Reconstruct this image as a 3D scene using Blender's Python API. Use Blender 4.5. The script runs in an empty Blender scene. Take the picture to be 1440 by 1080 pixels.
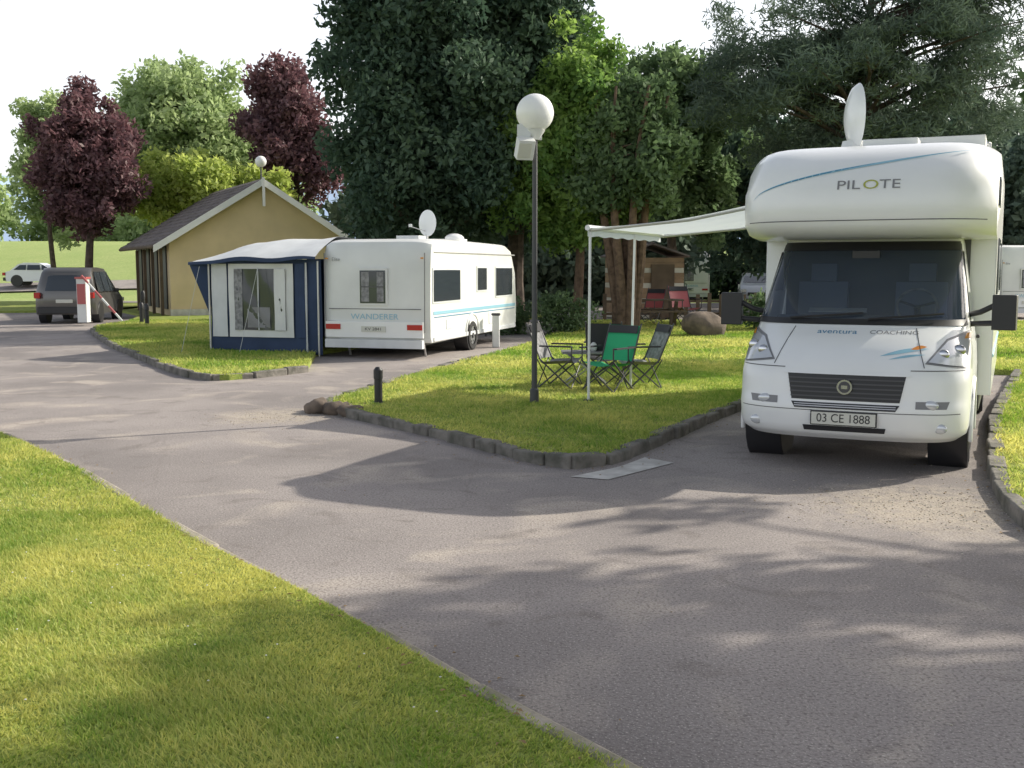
import bpy, math, random
import numpy as np
from mathutils import Vector, Matrix
random.seed(4); R=np.random.default_rng(7)
sc=bpy.context.scene
# ---------------------------------------------------------------- materials
def newmat(name):
    m=bpy.data.materials.new(name); m.use_nodes=True
    nt=m.node_tree; nt.nodes.clear()
    out=nt.nodes.new('ShaderNodeOutputMaterial'); return m,nt,out
def pmat(name,col,rough=.5,metal=0,var=0.0,vscale=3,bump=0,bscale=40,coat=0,spec=.5,col2=None):
    m,nt,out=newmat(name); N=nt.nodes; L=nt.links
    b=N.new('ShaderNodeBsdfPrincipled'); L.new(b.outputs[0],out.inputs[0])
    b.inputs['Base Color'].default_value=(*col,1); b.inputs['Roughness'].default_value=rough
    b.inputs['Metallic'].default_value=metal; b.inputs['Coat Weight'].default_value=coat
    b.inputs['Specular IOR Level'].default_value=spec
    tc=N.new('ShaderNodeTexCoord')
    if var>0 or col2:
        n=N.new('ShaderNodeTexNoise'); n.inputs['Scale'].default_value=vscale; n.inputs['Detail'].default_value=6
        L.new(tc.outputs['Object'],n.inputs['Vector'])
        mx=N.new('ShaderNodeMix'); mx.data_type='RGBA'
        c2=col2 or tuple(c*(1-var) for c in col)
        mx.inputs[6].default_value=(*col,1); mx.inputs[7].default_value=(*c2,1)
        rr=N.new('ShaderNodeMapRange'); rr.inputs[1].default_value=.35; rr.inputs[2].default_value=.65
        L.new(n.outputs['Fac'],rr.inputs[0]); L.new(rr.outputs[0],mx.inputs[0]); L.new(mx.outputs[2],b.inputs['Base Color'])
    if bump>0:
        n2=N.new('ShaderNodeTexNoise'); n2.inputs['Scale'].default_value=bscale; n2.inputs['Detail'].default_value=4
        L.new(tc.outputs['Object'],n2.inputs['Vector'])
        bp=N.new('ShaderNodeBump'); bp.inputs['Strength'].default_value=bump; bp.inputs['Distance'].default_value=.02
        L.new(n2.outputs['Fac'],bp.inputs['Height']); L.new(bp.outputs[0],b.inputs['Normal'])
    return m
def leafmat(name,c1,c2,trans=.35,tval=1.5):
    m,nt,out=newmat(name); N=nt.nodes; L=nt.links
    at=N.new('ShaderNodeAttribute'); at.attribute_name='tint'
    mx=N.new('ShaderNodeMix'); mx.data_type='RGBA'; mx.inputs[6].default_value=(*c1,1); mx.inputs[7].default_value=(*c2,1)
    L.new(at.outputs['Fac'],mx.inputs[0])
    d=N.new('ShaderNodeBsdfDiffuse')
    t=N.new('ShaderNodeBsdfTranslucent'); ms=N.new('ShaderNodeMixShader'); ms.inputs[0].default_value=trans
    L.new(mx.outputs[2],d.inputs['Color'])
    gl=N.new('ShaderNodeBsdfGlossy'); gl.inputs['Roughness'].default_value=.5; gl.inputs[0].default_value=(.6,.65,.6,1)
    m2=N.new('ShaderNodeMixShader'); m2.inputs[0].default_value=.045; L.new(d.outputs[0],m2.inputs[1]); L.new(gl.outputs[0],m2.inputs[2])
    hs=N.new('ShaderNodeHueSaturation'); hs.inputs['Value'].default_value=tval; hs.inputs['Saturation'].default_value=1.05
    L.new(mx.outputs[2],hs.inputs['Color']); L.new(hs.outputs[0],t.inputs['Color'])
    L.new(m2.outputs[0],ms.inputs[1]); L.new(t.outputs[0],ms.inputs[2]); L.new(ms.outputs[0],out.inputs[0])
    return m
M={}
M['white']=pmat('white_gelcoat',(.86,.87,.87),.28,coat=.4,var=.04,vscale=2)
M['white2']=pmat('caravan_white',(.78,.79,.77),.4,var=.10,vscale=1.5)
M['cream']=pmat('cream_panel',(.6,.57,.48),.5,var=.1)
M['black']=pmat('black_plastic',(.025,.025,.028),.45)
M['dgrey']=pmat('dark_grey',(.07,.07,.075),.5)
M['rubber']=pmat('rubber',(.022,.022,.022),.8)
M['rim']=pmat('rim',(.35,.36,.37),.35,metal=.7)
M['chrome']=pmat('chrome',(.6,.6,.62),.2,metal=1)
M['metalw']=pmat('aluminium',(.6,.6,.6),.35,metal=.6)
M['glassd']=pmat('dark_window',(.04,.05,.06),.06,spec=.8)
M['blue']=pmat('blue_decal',(.05,.22,.38),.4)
M['lblue']=pmat('light_blue_decal',(.28,.52,.64),.4)
M['orange']=pmat('orange_decal',(.7,.25,.04),.4)
M['gold']=pmat('gold_decal',(.4,.42,.08),.4)
M['greyd']=pmat('grey_decal',(.22,.22,.23),.4)
M['red']=pmat('red_lens',(.45,.02,.02),.2)
M['redp']=pmat('red_paint',(.48,.12,.12),.4)
M['lamp']=pmat('headlamp',(.62,.64,.67),.12,metal=.3,coat=1)
M['amber']=pmat('amber_lens',(.6,.25,.03),.2)
M['plate']=pmat('plate',(.62,.62,.56),.4)
M['seat']=pmat('seat_fabric',(.2,.23,.29),.8)
M['dash']=pmat('dashboard',(.10,.105,.11),.7)
M['carg']=pmat('car_grey',(.13,.125,.12),.3,metal=.4,coat=.6)
M['cars']=pmat('car_silver',(.66,.67,.68),.3,metal=.1,coat=.6)
M['navy']=pmat('navy_canvas',(.035,.06,.13),.8,var=.2)
M['lcanvas']=pmat('light_canvas',(.68,.70,.71),.8,var=.1,vscale=4)
M['lcanvas2']=pmat('white_canvas',(.74,.75,.74),.8,var=.08,vscale=3)
M['render']=pmat('rendered_wall',(.74,.59,.37),.9,var=.12,vscale=1.2,bump=.2)
M['wood']=pmat('wood_dark',(.14,.10,.065),.8,var=.3)
M['woodl']=pmat('wood_light',(.34,.23,.14),.8,var=.3)
M['bark']=pmat('bark',(.12,.09,.07),.95,var=.5,vscale=6,bump=.8,bscale=15)
M['bark2']=pmat('bark_red',(.19,.125,.085),.95,var=.5,vscale=8,bump=.8,bscale=15)
M['kerb']=pmat('kerb_stone',(.24,.22,.195),.95,vscale=5,bump=.7,bscale=25,col2=(.10,.098,.08))
M['kerbl']=pmat('kerb_concrete',(.42,.37,.31),.95,vscale=4,bump=.5,bscale=40,col2=(.2,.19,.12))
M['concrete']=pmat('concrete',(.66,.64,.60),.95,vscale=5,bump=.4,col2=(.46,.44,.41))
M['globe']=pmat('lamp_globe',(.9,.9,.88),.3)
M['rock']=pmat('rock',(.22,.17,.13),.95,vscale=4,bump=.8,bscale=8,col2=(.1,.08,.065))
M['green']=pmat('green_fabric',(.03,.40,.18),.8)
M['gfab']=pmat('grey_fabric',(.34,.34,.35),.85,var=.5,vscale=15)
M['blackf']=pmat('black_fabric',(.04,.04,.045),.8)
M['stone']=pmat('gravel_stone',(.6,.54,.46),.9,var=.3,vscale=9)
M['stone2']=pmat('gravel_stone_dark',(.34,.28,.21),.9)
M['litter']=pmat('dry_leaf',(.30,.20,.09),.9)
M['daisy']=pmat('daisy_white',(.75,.75,.7),.9)
def canopymat():
    m,nt,out=newmat('awning_canvas'); N=nt.nodes; L=nt.links
    d=N.new('ShaderNodeBsdfDiffuse'); d.inputs[0].default_value=(.78,.80,.80,1); t=N.new('ShaderNodeBsdfTranslucent'); t.inputs[0].default_value=(.80,.87,.88,1)
    ms=N.new('ShaderNodeMixShader'); ms.inputs[0].default_value=.5; L.new(d.outputs[0],ms.inputs[1]); L.new(t.outputs[0],ms.inputs[2]); L.new(ms.outputs[0],out.inputs[0]); return m
M['canopy']=canopymat()
def glassmat():
    m,nt,out=newmat('windscreen_glass'); N=nt.nodes; L=nt.links
    g=N.new('ShaderNodeBsdfPrincipled'); g.inputs['Base Color'].default_value=(.06,.08,.11,1); g.inputs['Roughness'].default_value=.06
    g.inputs['Specular IOR Level'].default_value=.9
    t=N.new('ShaderNodeBsdfTransparent'); t.inputs[0].default_value=(.8,.88,.97,1)
    ms=N.new('ShaderNodeMixShader'); ms.inputs[0].default_value=.45
    L.new(g.outputs[0],ms.inputs[1]); L.new(t.outputs[0],ms.inputs[2]); L.new(ms.outputs[0],out.inputs[0]); return m
M['ws']=glassmat()
def asphalt():
    m,nt,out=newmat('asphalt'); N=nt.nodes; L=nt.links
    b=N.new('ShaderNodeBsdfPrincipled'); b.inputs['Roughness'].default_value=.9; b.inputs['Specular IOR Level'].default_value=.2
    L.new(b.outputs[0],out.inputs[0]); tc=N.new('ShaderNodeTexCoord')
    def noise(s,d=6,dist=0):
        n=N.new('ShaderNodeTexNoise'); n.inputs['Scale'].default_value=s; n.inputs['Detail'].default_value=d; n.inputs['Distortion'].default_value=dist
        L.new(tc.outputs['Object'],n.inputs['Vector']); return n
    def mix(a,bb,fac,lo,hi,mf=1):
        mx=N.new('ShaderNodeMix'); mx.data_type='RGBA'
        if isinstance(a,tuple): mx.inputs[6].default_value=(*a,1)
        else: L.new(a,mx.inputs[6])
        mx.inputs[7].default_value=(*bb,1)
        r=N.new('ShaderNodeMapRange'); r.inputs[1].default_value=lo; r.inputs[2].default_value=hi; r.inputs[4].default_value=mf
        L.new(fac,r.inputs[0]); L.new(r.outputs[0],mx.inputs[0]); return mx.outputs[2]
    c=mix((.375,.335,.315),(.25,.225,.215),noise(.4,5).outputs['Fac'],.38,.60)
    c=mix(c,(.48,.42,.365),noise(1.1,7,.8).outputs['Fac'],.53,.70)
    c=mix(c,(.20,.175,.16),noise(2.3,7,1.2).outputs['Fac'],.57,.72,.7)
    # worn, gritty places: pitch mouth and island tip
    for cx,cy,r in ((3.0,7.5,1.5),(-2.7,12.3,1.3)):
        d=N.new('ShaderNodeVectorMath'); d.operation='DISTANCE'; d.inputs[1].default_value=(cx,cy,0); L.new(tc.outputs['Object'],d.inputs[0])
        a=N.new('ShaderNodeMapRange'); a.inputs[1].default_value=r; a.inputs[2].default_value=r*.2; L.new(d.outputs['Value'],a.inputs[0])
        q=N.new('ShaderNodeMath'); q.operation='MULTIPLY'; L.new(a.outputs[0],q.inputs[0]); L.new(noise(9,6,.5).outputs['Fac'],q.inputs[1])
        c=mix(c,(.50,.43,.34),q.outputs[0],.22,.52,.75)
    c=mix(c,(.17,.15,.14),noise(60,3).outputs['Fac'],.48,.68,.85)
    c=mix(c,(.60,.55,.50),noise(100,1).outputs['Fac'],.60,.74,.8)
    nn=noise(1.5,3); mp=N.new('ShaderNodeMix'); mp.data_type='VECTOR'; mp.inputs[0].default_value=.25
    L.new(tc.outputs['Object'],mp.inputs[4]); L.new(nn.outputs['Color'],mp.inputs[5])
    vo=N.new('ShaderNodeTexVoronoi'); vo.feature='DISTANCE_TO_EDGE'; vo.inputs['Scale'].default_value=.3; L.new(mp.outputs[1],vo.inputs['Vector'])
    c=mix(c,(.19,.165,.15),vo.outputs['Distance'],.004,.0,.25)
    L.new(c,b.inputs['Base Color'])
    bp=N.new('ShaderNodeBump'); bp.inputs['Strength'].default_value=.45; bp.inputs['Distance'].default_value=.009
    L.new(noise(80,2).outputs['Fac'],bp.inputs['Height']); L.new(bp.outputs[0],b.inputs['Normal']); return m
M['asphalt']=asphalt()
def lawnmat(name,c1,c2,c3):
    m,nt,out=newmat(name); N=nt.nodes; L=nt.links
    b=N.new('ShaderNodeBsdfPrincipled'); b.inputs['Roughness'].default_value=.9; b.inputs['Specular IOR Level'].default_value=.15
    L.new(b.outputs[0],out.inputs[0]); tc=N.new('ShaderNodeTexCoord'); last=None
    for s,lo,hi,c in ((.5,.35,.65,c2),(7,.45,.7,c3),(60,.45,.65,tuple(x*.55 for x in c1))):
        n=N.new('ShaderNodeTexNoise'); n.inputs['Scale'].default_value=s; n.inputs['Detail'].default_value=4
        L.new(tc.outputs['Object'],n.inputs['Vector'])
        r=N.new('ShaderNodeMapRange'); r.inputs[1].default_value=lo; r.inputs[2].default_value=hi; L.new(n.outputs['Fac'],r.inputs[0])
        mx=N.new('ShaderNodeMix'); mx.data_type='RGBA'; L.new(r.outputs[0],mx.inputs[0])
        if last is None: mx.inputs[6].default_value=(*c1,1)
        else: L.new(last,mx.inputs[6])
        mx.inputs[7].default_value=(*c,1); last=mx.outputs[2]
    L.new(last,b.inputs['Base Color'])
    bp=N.new('ShaderNodeBump'); bp.inputs['Strength'].default_value=.6; bp.inputs['Distance'].default_value=.03
    L.new(n.outputs['Fac'],bp.inputs['Height']); L.new(bp.outputs[0],b.inputs['Normal']); return m
M['lawn']=lawnmat('lawn',(.33,.41,.09),(.46,.46,.15),(.22,.31,.07))
M['field']=lawnmat('field',(.40,.50,.17),(.50,.56,.22),(.32,.43,.14))
M['blade']=leafmat('grass_blades',(.18,.30,.045),(.60,.58,.19),.42,1.45)
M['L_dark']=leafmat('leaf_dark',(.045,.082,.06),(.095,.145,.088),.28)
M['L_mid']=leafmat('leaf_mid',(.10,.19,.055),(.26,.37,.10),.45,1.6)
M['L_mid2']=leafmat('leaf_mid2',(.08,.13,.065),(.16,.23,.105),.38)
M['L_light']=leafmat('leaf_light',(.24,.32,.15),(.40,.48,.24),.42)  # light green foliage, with distance haze lightened into its colour
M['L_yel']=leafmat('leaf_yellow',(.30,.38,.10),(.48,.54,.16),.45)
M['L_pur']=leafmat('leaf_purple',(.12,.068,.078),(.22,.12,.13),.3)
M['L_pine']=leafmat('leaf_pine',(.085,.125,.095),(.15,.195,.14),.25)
M['L_far']=leafmat('leaf_far',(.10,.145,.11),(.16,.21,.15),.3)
# ---------------------------------------------------------------- mesh builder
def link(o,parent=None):
    sc.collection.objects.link(o)
    if parent: o.parent=parent
    return o
def empty(name,loc=(0,0,0),rz=0):
    e=bpy.data.objects.new(name,None); e.location=loc; e.rotation_euler=(0,0,rz); e.empty_display_size=.3
    return link(e)
class MB:
    def __init__(s): s.v=[];s.f=[];s.m=[];s.mats=[]
    def mi(s,m):
        m=M[m] if isinstance(m,str) else m
        if m not in s.mats: s.mats.append(m)
        return s.mats.index(m)
    def add(s,vs,fs,m):
        k=len(s.v); i=s.mi(m); s.v+= [tuple(v) for v in vs]; s.f+=[tuple(a+k for a in f) for f in fs]; s.m+=[i]*len(fs)
    def box(s,c,d,m,rot=None):
        hx,hy,hz=d[0]/2,d[1]/2,d[2]/2
        vs=[Vector((x,y,z)) for x in(-hx,hx) for y in(-hy,hy) for z in(-hz,hz)]
        if rot: 
            mt=Matrix.Rotation(rot[2],3,'Z')@Matrix.Rotation(rot[1],3,'Y')@Matrix.Rotation(rot[0],3,'X'); vs=[mt@v for v in vs]
        vs=[v+Vector(c) for v in vs]
        s.add(vs,[(0,1,3,2),(4,6,7,5),(0,4,5,1),(2,3,7,6),(0,2,6,4),(1,5,7,3)],m)
    def tube(s,pts,rs,m,n=8,caps=True):
        pts=[Vector(p) for p in pts]; vs=[];fs=[]
        for i,p in enumerate(pts):
            d=(pts[min(i+1,len(pts)-1)]-pts[max(i-1,0)]).normalized()
            a=d.orthogonal().normalized() if i==0 else (a-d*a.dot(d)).normalized()
            b=d.cross(a); r=rs[i] if hasattr(rs,'__len__') else rs
            for k in range(n):
                t=2*math.pi*k/n; vs.append(p+a*math.cos(t)*r+b*math.sin(t)*r)
        for i in range(len(pts)-1):
            for k in range(n):
                k2=(k+1)%n; fs.append((i*n+k,i*n+k2,(i+1)*n+k2,(i+1)*n+k))
        if caps: fs.append(tuple(range(n))[::-1]); fs.append(tuple((len(pts)-1)*n+k for k in range(n)))
        s.add(vs,fs,m)
    def sphere(s,c,r,m,nu=20,nv=12,sc3=(1,1,1)):
        vs=[];fs=[]
        for j in range(nv+1):
            t=math.pi*j/nv
            for i in range(nu):
                a=2*math.pi*i/nu; vs.append((c[0]+r*sc3[0]*math.sin(t)*math.cos(a),c[1]+r*sc3[1]*math.sin(t)*math.sin(a),c[2]+r*sc3[2]*math.cos(t)))
        for j in range(nv):
            for i in range(nu):
                i2=(i+1)%nu; fs.append((j*nu+i,j*nu+i2,(j+1)*nu+i2,(j+1)*nu+i))
        s.add(vs,fs,m)
    def grid(s,fn,nu,nv,m,skip=None):
        vs=[fn(i/nu,j/nv) for j in range(nv+1) for i in range(nu+1)]; fs=[]
        for j in range(nv):
            for i in range(nu):
                if skip and skip((i+.5)/nu,(j+.5)/nv): continue
                fs.append((j*(nu+1)+i,j*(nu+1)+i+1,(j+1)*(nu+1)+i+1,(j+1)*(nu+1)+i))
        s.add(vs,fs,m)
    def quad(s,a,b,c,d,m,n=1): s.add([a,b,c,d],[(0,1,2,3)],m)
    def wheel(s,c,r,w,axis='x'):
        cx,cy,cz=c; n=24
        prof=[(-w/2,r*.62),(-w/2,r*.93),(-w/2+.03,r),(w/2-.03,r),(w/2,r*.93),(w/2,r*.62)]
        vs=[];fs=[]
        for (o,rr) in prof:
            for k in range(n):
                t=2*math.pi*k/n; vs.append((cx+o,cy+rr*math.cos(t),cz+rr*math.sin(t)))
        for i in range(len(prof)-1):
            for k in range(n): fs.append((i*n+k,i*n+(k+1)%n,(i+1)*n+(k+1)%n,(i+1)*n+k))
        s.add(vs,fs,'rubber')
        for sg in(-1,1):
            s.tube([(cx+sg*(w/2-.05),cy,cz),(cx+sg*(w/2-.02),cy,cz)],[r*.63,r*.60],'rim',n=24)
            s.tube([(cx+sg*(w/2-.03),cy,cz),(cx+sg*(w/2+.005),cy,cz)],[r*.2,r*.16],'dgrey',n=12)
            for k in range(6):
                t=k*math.pi/3; s.sphere((cx+sg*(w/2-.02),cy+r*.42*math.cos(t),cz+r*.42*math.sin(t)),r*.09,'black',8,6,(.2,1,1))
    def build(s,name,parent=None,smooth=True,bevel=0,angle=35,loc=None,rz=0,seg=2):
        me=bpy.data.meshes.new(name); me.from_pydata(s.v,[],s.f)
        for m in s.mats: me.materials.append(m)
        me.polygons.foreach_set('material_index',s.m); me.validate(); me.update()
        import bmesh as _b
        bm=_b.new(); bm.from_mesh(me); _b.ops.recalc_face_normals(bm,faces=bm.faces); bm.to_mesh(me); bm.free()
        if smooth:
            me.shade_smooth()
            try: me.set_sharp_from_angle(angle=math.radians(angle))
            except Exception: pass
        o=bpy.data.objects.new(name,me); link(o,parent)
        if loc: o.location=loc
        o.rotation_euler=(0,0,rz)
        if bevel:
            b=o.modifiers.new('bevel','BEVEL'); b.width=bevel; b.segments=seg; b.limit_method='ANGLE'; b.angle_limit=math.radians(40)
        return o
def loft_x(mb,prof,hw,mat,push=lambda s,y,z:(y,z),xf=lambda s,y,z:1.0,n=24):
    st=[math.sin(math.pi/2*(-1+2*i/n)) for i in range(n+1)]
    k=len(prof); vs=[];fs=[]
    for s in st:
        for (y,z) in prof:
            yy,zz=push(s,y,z); vs.append((hw*s*xf(s,yy,zz),yy,zz))
    for i in range(n):
        for j in range(k):
            j2=(j+1)%k; fs.append((i*k+j,i*k+j2,(i+1)*k+j2,(i+1)*k+j))
    fs.append(tuple(range(k))); fs.append(tuple(n*k+j for j in range(k))[::-1])
    mb.add(vs,fs,mat)
def text_mesh(txt,size):
    cu=bpy.data.curves.new('t','FONT'); cu.body=txt; cu.size=size; cu.align_x='CENTER'; cu.align_y='CENTER'
    o=bpy.data.objects.new('t',cu); sc.collection.objects.link(o)
    dg=bpy.context.evaluated_depsgraph_get(); me=bpy.data.meshes.new_from_object(o.evaluated_get(dg))
    vs=[tuple(v.co) for v in me.vertices]; fs=[tuple(p.vertices) for p in me.polygons]
    bpy.data.objects.remove(o); return vs,fs
def np_mesh(name,co,k,mats,tint=None,parent=None):
    n=len(co)//k; me=bpy.data.meshes.new(name)
    me.vertices.add(n*k); me.vertices.foreach_set('co',co.astype(np.float32).ravel())
    me.loops.add(n*k); me.loops.foreach_set('vertex_index',np.arange(n*k,dtype=np.int32))
    me.polygons.add(n); me.polygons.foreach_set('loop_start',(np.arange(n)*k).astype(np.int32))
    me.update(calc_edges=True)
    if tint is not None:
        a=me.attributes.new('tint','FLOAT','POINT'); a.data.foreach_set('value',np.repeat(tint,k).astype(np.float32))
    for m in mats: me.materials.append(m)
    o=bpy.data.objects.new(name,me); link(o,parent); return o
def leaf_quads(C,size,aspect,rng,up=.0):
    n=len(C); a=rng.normal(size=(n,3)); a[:,2]+=up; a/=np.linalg.norm(a,axis=1)[:,None]
    b=rng.normal(size=(n,3)); b-=a*(a*b).sum(1)[:,None]; b/=np.linalg.norm(b,axis=1)[:,None]
    s=size*rng.uniform(.6,1.3,(n,1)); c=np.cross(a,b)
    A=c*s; B=b*s*aspect
    q=np.stack([C-A,C+B*.9-A*.1,C+A,C-B*.9+A*.1],1); return q.reshape(-1,3)
def tree(name,base,ells,nclump,cr,nleaf,ls,mat,seed,aspect=.55,trunk=.22,bark='bark',stems=1,fork=.35,flat=1.0,bias=.45,vis_br=None,lean=0):
    rng=np.random.default_rng(seed); bx,by=base; bz=0
    root=empty(name,(bx,by,0)); vol=np.array([e[3]*e[4]*e[5] for e in ells]); vol=vol/vol.sum()
    cs=[]
    idx=rng.choice(len(ells),nclump,p=vol)
    for i in idx:
        e=ells[i]; d=rng.normal(size=3); d/=np.linalg.norm(d); r=rng.uniform(0,1)**bias
        rad=r*(1+.16*math.sin(5*d[0]+3*d[2]+seed)+.12*math.sin(9*d[1]-6*d[2]))
        cs.append([e[0]+e[3]*d[0]*rad,e[1]+e[4]*d[1]*rad,e[2]+e[5]*d[2]*rad])
    cs=np.array(cs); crr=cr*rng.uniform(.55,1.4,nclump)
    nl=np.maximum((nleaf*(crr/cr)**2).astype(int),6); ci=np.repeat(np.arange(nclump),nl)
    d=rng.normal(size=(len(ci),3)); d/=np.linalg.norm(d,axis=1)[:,None]; rr=rng.uniform(0,1,(len(ci),1))**.6
    P=cs[ci]+d*rr*crr[ci][:,None]*np.array([1,1,flat]); P[:,2]-=.15*cr*(d[:,0]**2+d[:,1]**2)*rr[:,0]
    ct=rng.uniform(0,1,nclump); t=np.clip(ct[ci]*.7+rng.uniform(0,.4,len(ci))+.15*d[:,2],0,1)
    keep=P[:,2]>.3; P=P[keep]; t=t[keep]
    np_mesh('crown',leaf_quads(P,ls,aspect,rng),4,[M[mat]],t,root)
    mb=MB(); top=max(e[2]+e[5]*.5 for e in ells); low=min(e[2]-e[5]*.75 for e in ells)
    cx=np.mean([e[0] for e in ells]); cy=np.mean([e[1] for e in ells])
    trs=[]
    for s in range(stems):
        a=2*math.pi*s/stems+seed; o=0 if stems==1 else trunk*.9
        sp=0 if stems==1 else top*.13
        pts=[];rs=[]
        for k in range(9):
            f=k/8; pts.append((o*math.cos(a)*(1)+sp*math.cos(a)*f+cx*f+.12*math.sin(f*5+seed),o*math.sin(a)+sp*math.sin(a)*f+cy*f+.1*math.cos(f*4+seed),-.1+(top+.1)*f)); rs.append(trunk*(1.35 if k==0 else 1)*(1-.8*f))
        mb.tube(pts,rs,bark,9); trs.append(pts)
    nb=min(nclump,vis_br or 45)
    for i in rng.choice(nclump,nb,replace=False):
        c=cs[i]; pts=trs[rng.integers(len(trs))]; h=max(low*.8,min(top*.95,c[2]-(.15+fork)*math.hypot(c[0],c[1]))); f=h/top; k=min(7,int(f*8))
        p0=Vector(pts[k]).lerp(Vector(pts[k+1]),max(0,min(1,f*8-k))); p3=Vector(c)
        mid=p0.lerp(p3,.5)+Vector((rng.normal()*.15,rng.normal()*.15,.12*(p3-p0).length*.5))
        r0=trunk*(1-.8*f)*.45
        mb.tube([p0,p0.lerp(mid,.5)+Vector((0,0,.05)),mid,mid.lerp(p3,.5),p3],[r0,r0*.8,r0*.6,r0*.4,r0*.15],bark,5,False)
    mb.build('trunk',root); return root
# ---------------------------------------------------------------- ground
def terrz(x,y):
    f=max(0,min(1,(y-58)/34)); f=f*f*(3-2*f); g=max(0,(y-92))*.02
    return -.03+4.0*f+g
def undul(x,y): return .25*math.sin(x*.11)*math.sin(y*.07) if y>62 else 0
mb=MB()
xs=[-900,-400,-200,-120]+list(range(-90,95,6))+[120,200,400,900]; ys=[-80,-30,0,20,40,54]+list(range(58,100,3))+[120,160,250,400,700,1200]
vs=[(x,y,terrz(x,y)+undul(x,y)) for y in ys for x in xs]; nx=len(xs)
mb.add(vs,[(j*nx+i,j*nx+i+1,(j+1)*nx+i+1,(j+1)*nx+i) for j in range(len(ys)-1) for i in range(nx-1)],'field')
mb.build('ground')
mb=MB(); mb.add([(-60,-10,0),(34,-10,0),(34,56,0),(-6,52,0),(-12,57,0),(-60,57,0)],[(0,1,2,3,4,5)],'asphalt'); mb.build('road',smooth=False)
# lane rising across the field behind, where the light car stands
mb=MB(); mb.grid(lambda u,v:(-60+42*u,64+4*v,terrz(0,64+4*v)+undul(-60+42*u,64+4*v)+.10),14,2,'asphalt'); mb.build('lane')
def smooth_poly(p,it=1,closed=False):
    for _ in range(it):
        q=[p[0]]
        for a,b in zip(p,p[1:]): q+=[(a[0]*.75+b[0]*.25,a[1]*.75+b[1]*.25),(a[0]*.25+b[0]*.75,a[1]*.25+b[1]*.75)]
        q.append(p[-1]); p=q
    return p
LK=smooth_poly([(-14,21),(-9,15),(-6.6,12.2),(-5.13,10.57),(-3.69,8.8),(-2.53,7.15),(-1.74,6.08),(-1.19,5.42),(-.728,4.81),(-.356,4.29),(-.054,3.87),(.244,3.49),(.9,2.6),(1.6,1.6)])
lawnA=LK+[(2,-6),(-40,-6),(-40,30),(-24,28)]
IK=smooth_poly([(-11.9,33),(-12,30.2),(-9.11,23.96),(-7.07,20.2),(-5.7,17.7),(-4.75,16.2),(-4.2,16.3),(-3.4,17.6)])
lawnB=IK+[(-3.85,20.9),(-1.9,27.5),(1.5,39),(-3,48),(-16,50),(-16.5,44),(-13.2,38)]
CK=smooth_poly([(-.28,20.9),(-1.19,17.7),(-1.85,15.0),(-2.32,12.95),(-2.15,12.6),(-1.60,11.87),(-.83,10.8),(-.27,10.05),(.13,9.4),(.5,8.95),(.81,9.15),(1.19,9.81),(1.68,10.8),(2.26,11.98),(2.94,13.18),(5.35,18.2)])
RK=smooth_poly([(8.1,17.0),(5.5,12.0),(4.62,10.1),(4.1,8.9),(3.68,7.9),(3.35,6.75),(3.55,5.9),(5,4.9),(9,3.6)])
lawnC=[(.4,23.6),(-.1,21.6)]+CK+RK+[(30,1),(30,30),(14,34),(2.5,33.5)]
def lawn(name,poly,z=.085,mat='lawn'):
    n=len(poly); mb=MB(); mb.add([(x,y,z) for x,y in poly]+[(x,y,-.02) for x,y in poly],[tuple(range(n))]+[(i,(i+1)%n,(i+1)%n+n,i+n) for i in range(n)],mat)
    return mb.build(name,smooth=False)
lawn('lawn',lawnA); lawn('lawn',lawnB); lawn('lawn',lawnC)
lawn('lawn',[(-60,38),(-30,40),(-19,41.5),(-15.5,43),(-15.5,50),(-24,54),(-60,54)])
def inpoly(P,poly):
    x,y=P[:,0],P[:,1]; ins=np.zeros(len(P),bool); n=len(poly); j=n-1
    for i in range(n):
        xi,yi=poly[i]; xj,yj=poly[j]
        c=((yi>y)!=(yj>y))&(x<(xj-xi)*(y-yi)/(yj-yi+1e-12)+xi); ins^=c; j=i
    return ins
def blades(name,poly,box,n,h,w,seed,ok=None,z=.085):
    rng=np.random.default_rng(seed); P=np.stack([rng.uniform(box[0],box[1],n),rng.uniform(box[2],box[3],n)],1)
    P=P[inpoly(P,poly)]
    if ok is not None: P=P[ok(P)]
    n=len(P); B=np.column_stack([P,np.full(n,z)]); a=rng.uniform(0,2*np.pi,n); hh=h*rng.uniform(.5,1.3,n)
    hh*=1+.35*np.sin(P[:,0]*2.3+1.3*np.sin(P[:,1]*1.9))*np.sin(P[:,1]*2.9)
    ww=w*rng.uniform(.6,1.3,n); d=np.column_stack([np.cos(a),np.sin(a),np.zeros(n)]); l=rng.normal(size=(n,2))*.6
    # mower lanes: blades lie alternately one way and the other
    lane=np.sign(np.sin((P[:,0]*.8+P[:,1]*.6)*math.pi/.9)); l[:,0]+=.35*lane*.8; l[:,1]+=.35*lane*-.6
    T=B+np.column_stack([l*hh[:,None],hh]); co=np.stack([B-d*ww[:,None],B+d*ww[:,None],T],1).reshape(-1,3)
    pt=np.zeros(n); r2=np.random.default_rng(77)
    for k in range(8):
        f=.8*1.6**k; ph=r2.uniform(0,6.28,2); th=r2.uniform(0,3.14); u=P[:,0]*math.cos(th)+P[:,1]*math.sin(th); v=-P[:,0]*math.sin(th)+P[:,1]*math.cos(th)
        pt+=np.sin(f*u+ph[0]+1.2*np.sin(f*.6*v))*np.cos(f*.8*v+ph[1])/(1+.28*k)
    t=np.clip(.46+.28*pt+rng.normal(size=n)*.2+.05*lane,0,1)
    np_mesh(name,co,3,[M['blade']],t)
fr=lambda P:(np.abs(P[:,0])<.52*P[:,1]+.4)
blades('grass',lawnA,(-5,.6,2.9,7),260000,.022,.0036,1,fr)
blades('grass',lawnA,(-8,.0,6.5,13),150000,.028,.006,2,fr)
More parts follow.
